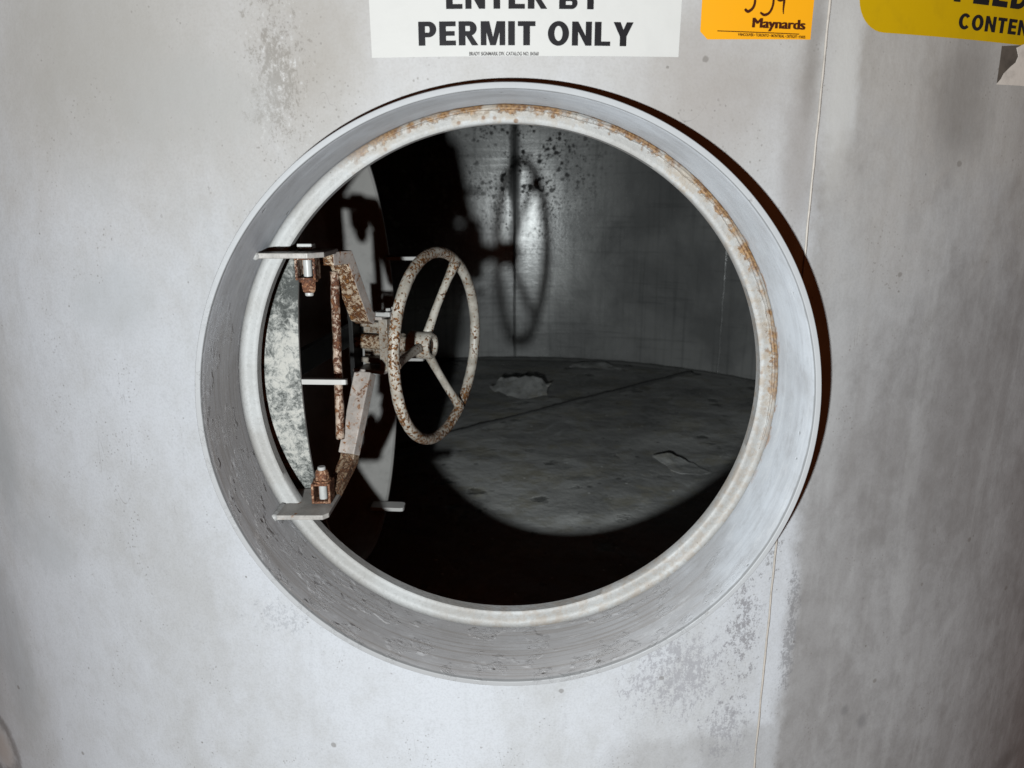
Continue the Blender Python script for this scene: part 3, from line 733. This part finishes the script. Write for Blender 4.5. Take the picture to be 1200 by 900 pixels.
# white permit sign
sg = sgn('warning_sign', 'white rectangular sign with black ENTER BY PERMIT ONLY lettering above the manway', 'sign', 615, 67)
s0, zb = wall_sz(436, 68); s1, zb1 = wall_sz(795, 67); ztop = zb + .20
sheet('panel', [(s0, zb), (s1, zb1), (s1 + .002, ztop), (s0 - .002, ztop)], M_WHITE, .0002, .0006, sg)
block_text(sg, 'PERMIT ONLY', 491, 741, 54, 26, M_BLACK)
block_text(sg, 'ENTER BY', 523, 703, 11, -17, M_BLACK)
text_on(sg, 'BRADY SIGNMARK DIV. CATALOG NO. 84360', 550, 631, 65.5, 61, M_TINY, .01)
# orange auction tag
sg = sgn('lot_tag', 'bright orange tag with black Maynards print and handwritten number beside the white sign', 'tag', 885, 46)
s0, zb = wall_sz(820, 46); s1, zb1 = wall_sz(949.5, 46.5); sc_, zc2 = wall_sz(829, 46); _, zl = wall_sz(820, 37)
sheet('panel', [(sc_, zb), (s1, zb1), (s1 + .0005, zb + .11), (s0, zb + .11), (s0, zl)], M_ORANGE, .0002, .0005, sg)
for k_ in range(4): text_on(sg, 'Maynards', 880.5 + .55*k_, 941.3 + .55*k_, 32.5, 20.5, M_BROWN, 0, .0010 + .00003*k_)
text_on(sg, 'VANCOUVER • TORONTO • MONTREAL • DETROIT • PARIS', 864, 943, 42.3, 38.8, M_BROWN, .01, .0010)
a_, b_ = wall_sz(840, 36.6), wall_sz(936, 37)
sheet('rule', [(a_[0], a_[1] - .0003), (b_[0], a_[1] - .0003), (b_[0], a_[1] + .0003), (a_[0], a_[1] + .0003)], M_BROWN, .0010, 0, sg)
def stroke(parent, pts, off=.0012):
    """marker stroke: pixel points with widths in px"""
    dense = []
    n = len(pts)
    for i in range(n-1):
        p = [pts[max(i-1, 0)], pts[i], pts[i+1], pts[min(i+2, n-1)]]
        for k in range(8):
            t = k/8; dense.append([.5*((2*p[1][j]) + (-p[0][j]+p[2][j])*t + (2*p[0][j]-5*p[1][j]+4*p[2][j]-p[3][j])*t*t + (-p[0][j]+3*p[1][j]-3*p[2][j]+p[3][j])*t**3) for j in range(3)])
    dense.append(list(pts[-1])); bm = bmesh.new(); rows = []
    for i, (x, y, wd) in enumerate(dense):
        a = dense[max(i-1, 0)]; b = dense[min(i+1, len(dense)-1)]; tx, ty = b[0]-a[0], b[1]-a[1]; L = max(1e-6, sqrt(tx*tx+ty*ty)); nx, ny = -ty/L*wd/2, tx/L*wd/2
        rows.append([bm.verts.new(wall(*wall_sz(x+nx, y+ny), off)), bm.verts.new(wall(*wall_sz(x-nx, y-ny), off))])
    for i in range(len(rows)-1): bm.faces.new((rows[i][0], rows[i][1], rows[i+1][1], rows[i+1][0]))
    link('handwritten_digit', bm, M_BROWN, parent)
stroke(sg, [(872, -20, 2.5), (880, -24, 3), (882, -16, 3), (876, -11, 2.5), (881, -8, 2.5), (884, 0, 2.6), (882, 9, 3), (876, 14, 3.4), (872, 11, 2.6)])
stroke(sg, [(906, -26, 2.5), (893, -25, 3), (892, -12, 2.5), (899, -11, 2.5), (905, -4, 2.6), (905, 6, 2.4), (901, 15, 2.8), (895, 18, 3.2), (890, 15, 2)])
stroke(sg, [(919, -14, 2.4), (912, -16, 2.6), (909, -8, 3), (912, 0, 4), (917, -2, 4.5), (919, -12, 3), (918, 2, 2.6), (917, 12, 1.6), (917.2, 17, .8)])
# yellow contents sign
sg = sgn('contents_sign', 'yellow rounded sign with black FEED CONTENTS lettering right of the weld', 'sign', 1100, 42)
sl, zb = wall_sz(1003, 36); sr = wall_sz(1200, 50)[0] + .11; zb = wall_sz(1045, 39)[1]; rad = .030
out = [(sl + rad - rad*sin(a), zb + rad - rad*cos(a)) for a in [pi/2*(1 - i/10) for i in range(11)]]
out += [(sr - rad + rad*sin(a), zb + rad - rad*cos(a)) for a in [pi/2*i/10 for i in range(11)]] + [(sr, zb + .16), (sl, zb + .16)]
sheet('panel', out, M_YELLOW, .0002, .0008, sg)
block_text(sg, 'CONTENTS', 1121, 1226, 34, 15.5, M_BLACK, .0013, .14)
block_text(sg, 'FEED', 1116, 1203, 2.0, -34, M_BLACK, .0013, .13)
# torn label below it
tl = sgn('torn_label', 'torn pale paper label stuck below the yellow sign', 'label', 1190, 98)
pxs = [(1167, 99), (1173, 92), (1176, 86), (1182, 80), (1184, 78), (1190, 73), (1193, 66), (1191, 56), (1199, 52), (1225, 54), (1230, 103), (1200, 101)]
sheet('paper', [wall_sz(*q) for q in pxs], M_PAPER, .0005, .0006, tl, .01)
pxs = [(1168, 97), (1171, 76), (1174, 54), (1196, 53), (1197, 80), (1180, 97)]
sheet('painted_shadow', [wall_sz(*q) for q in pxs], M_LABELSHADE, .00015, .0002, tl, .01)  # dark sheet that paints the shadow along the label's left side

# ================================================================== scale lying on the tank floor
def flake(name, label, pxs, lift, tip, seed):
    """ragged sheet of scale: outline on the floor, far edge curled up"""
    P = [hit_floor(*q) for q in pxs]; c = sum(P, V())/len(P); far = max(p.y for p in P); near = min(p.y for p in P)
    bm = bmesh.new(); f = bm.faces.new([bm.verts.new(p) for p in P])
    bmesh.ops.triangulate(bm, faces=[f]); bmesh.ops.subdivide_edges(bm, edges=bm.edges[:], cuts=5, use_grid_fill=True)
    bmesh.ops.triangulate(bm, faces=bm.faces[:])
    for v in bm.verts:
        t = max(0, (v.co.y - near)/(far - near)); v.co.z += -.003 + lift*t**1.3 + .012*mnoise.noise(v.co*16 + V((seed, 0, 0)))*t
        v.co.x += .02*mnoise.noise(v.co*22 + V((0, seed, 0))); v.co.y += .015*mnoise.noise(v.co*25 + V((0, 3, seed))); v.co.z += t*lift*.35*mnoise.noise(V((v.co.x*38, seed, 0)))
    o = link(name, bm, M_FLOOR, None, False); solid(o, .002, 0)
    o['label'] = label; o['category'] = 'scale flake'; return o
flake('scale_flake', 'large curled grey scale flake lying on tank floor beside the wheel', [(574, 461), (588, 457.5), (606, 456.5), (630, 457), (648, 459), (640, 464), (615, 467), (592, 465)], .060, 0, 3)
flake('scale_flake', 'thin long scale flake lifting off the tank floor near the right', [(765, 541), (785, 539), (812, 545), (832, 553), (820, 557), (790, 551)], .016, 0, 9)
flake('scale_flake', 'flat scale flake at the foot of the far wall', [(668, 431), (690, 427), (728, 431), (735, 435), (700, 435)], .02, 0, 5)
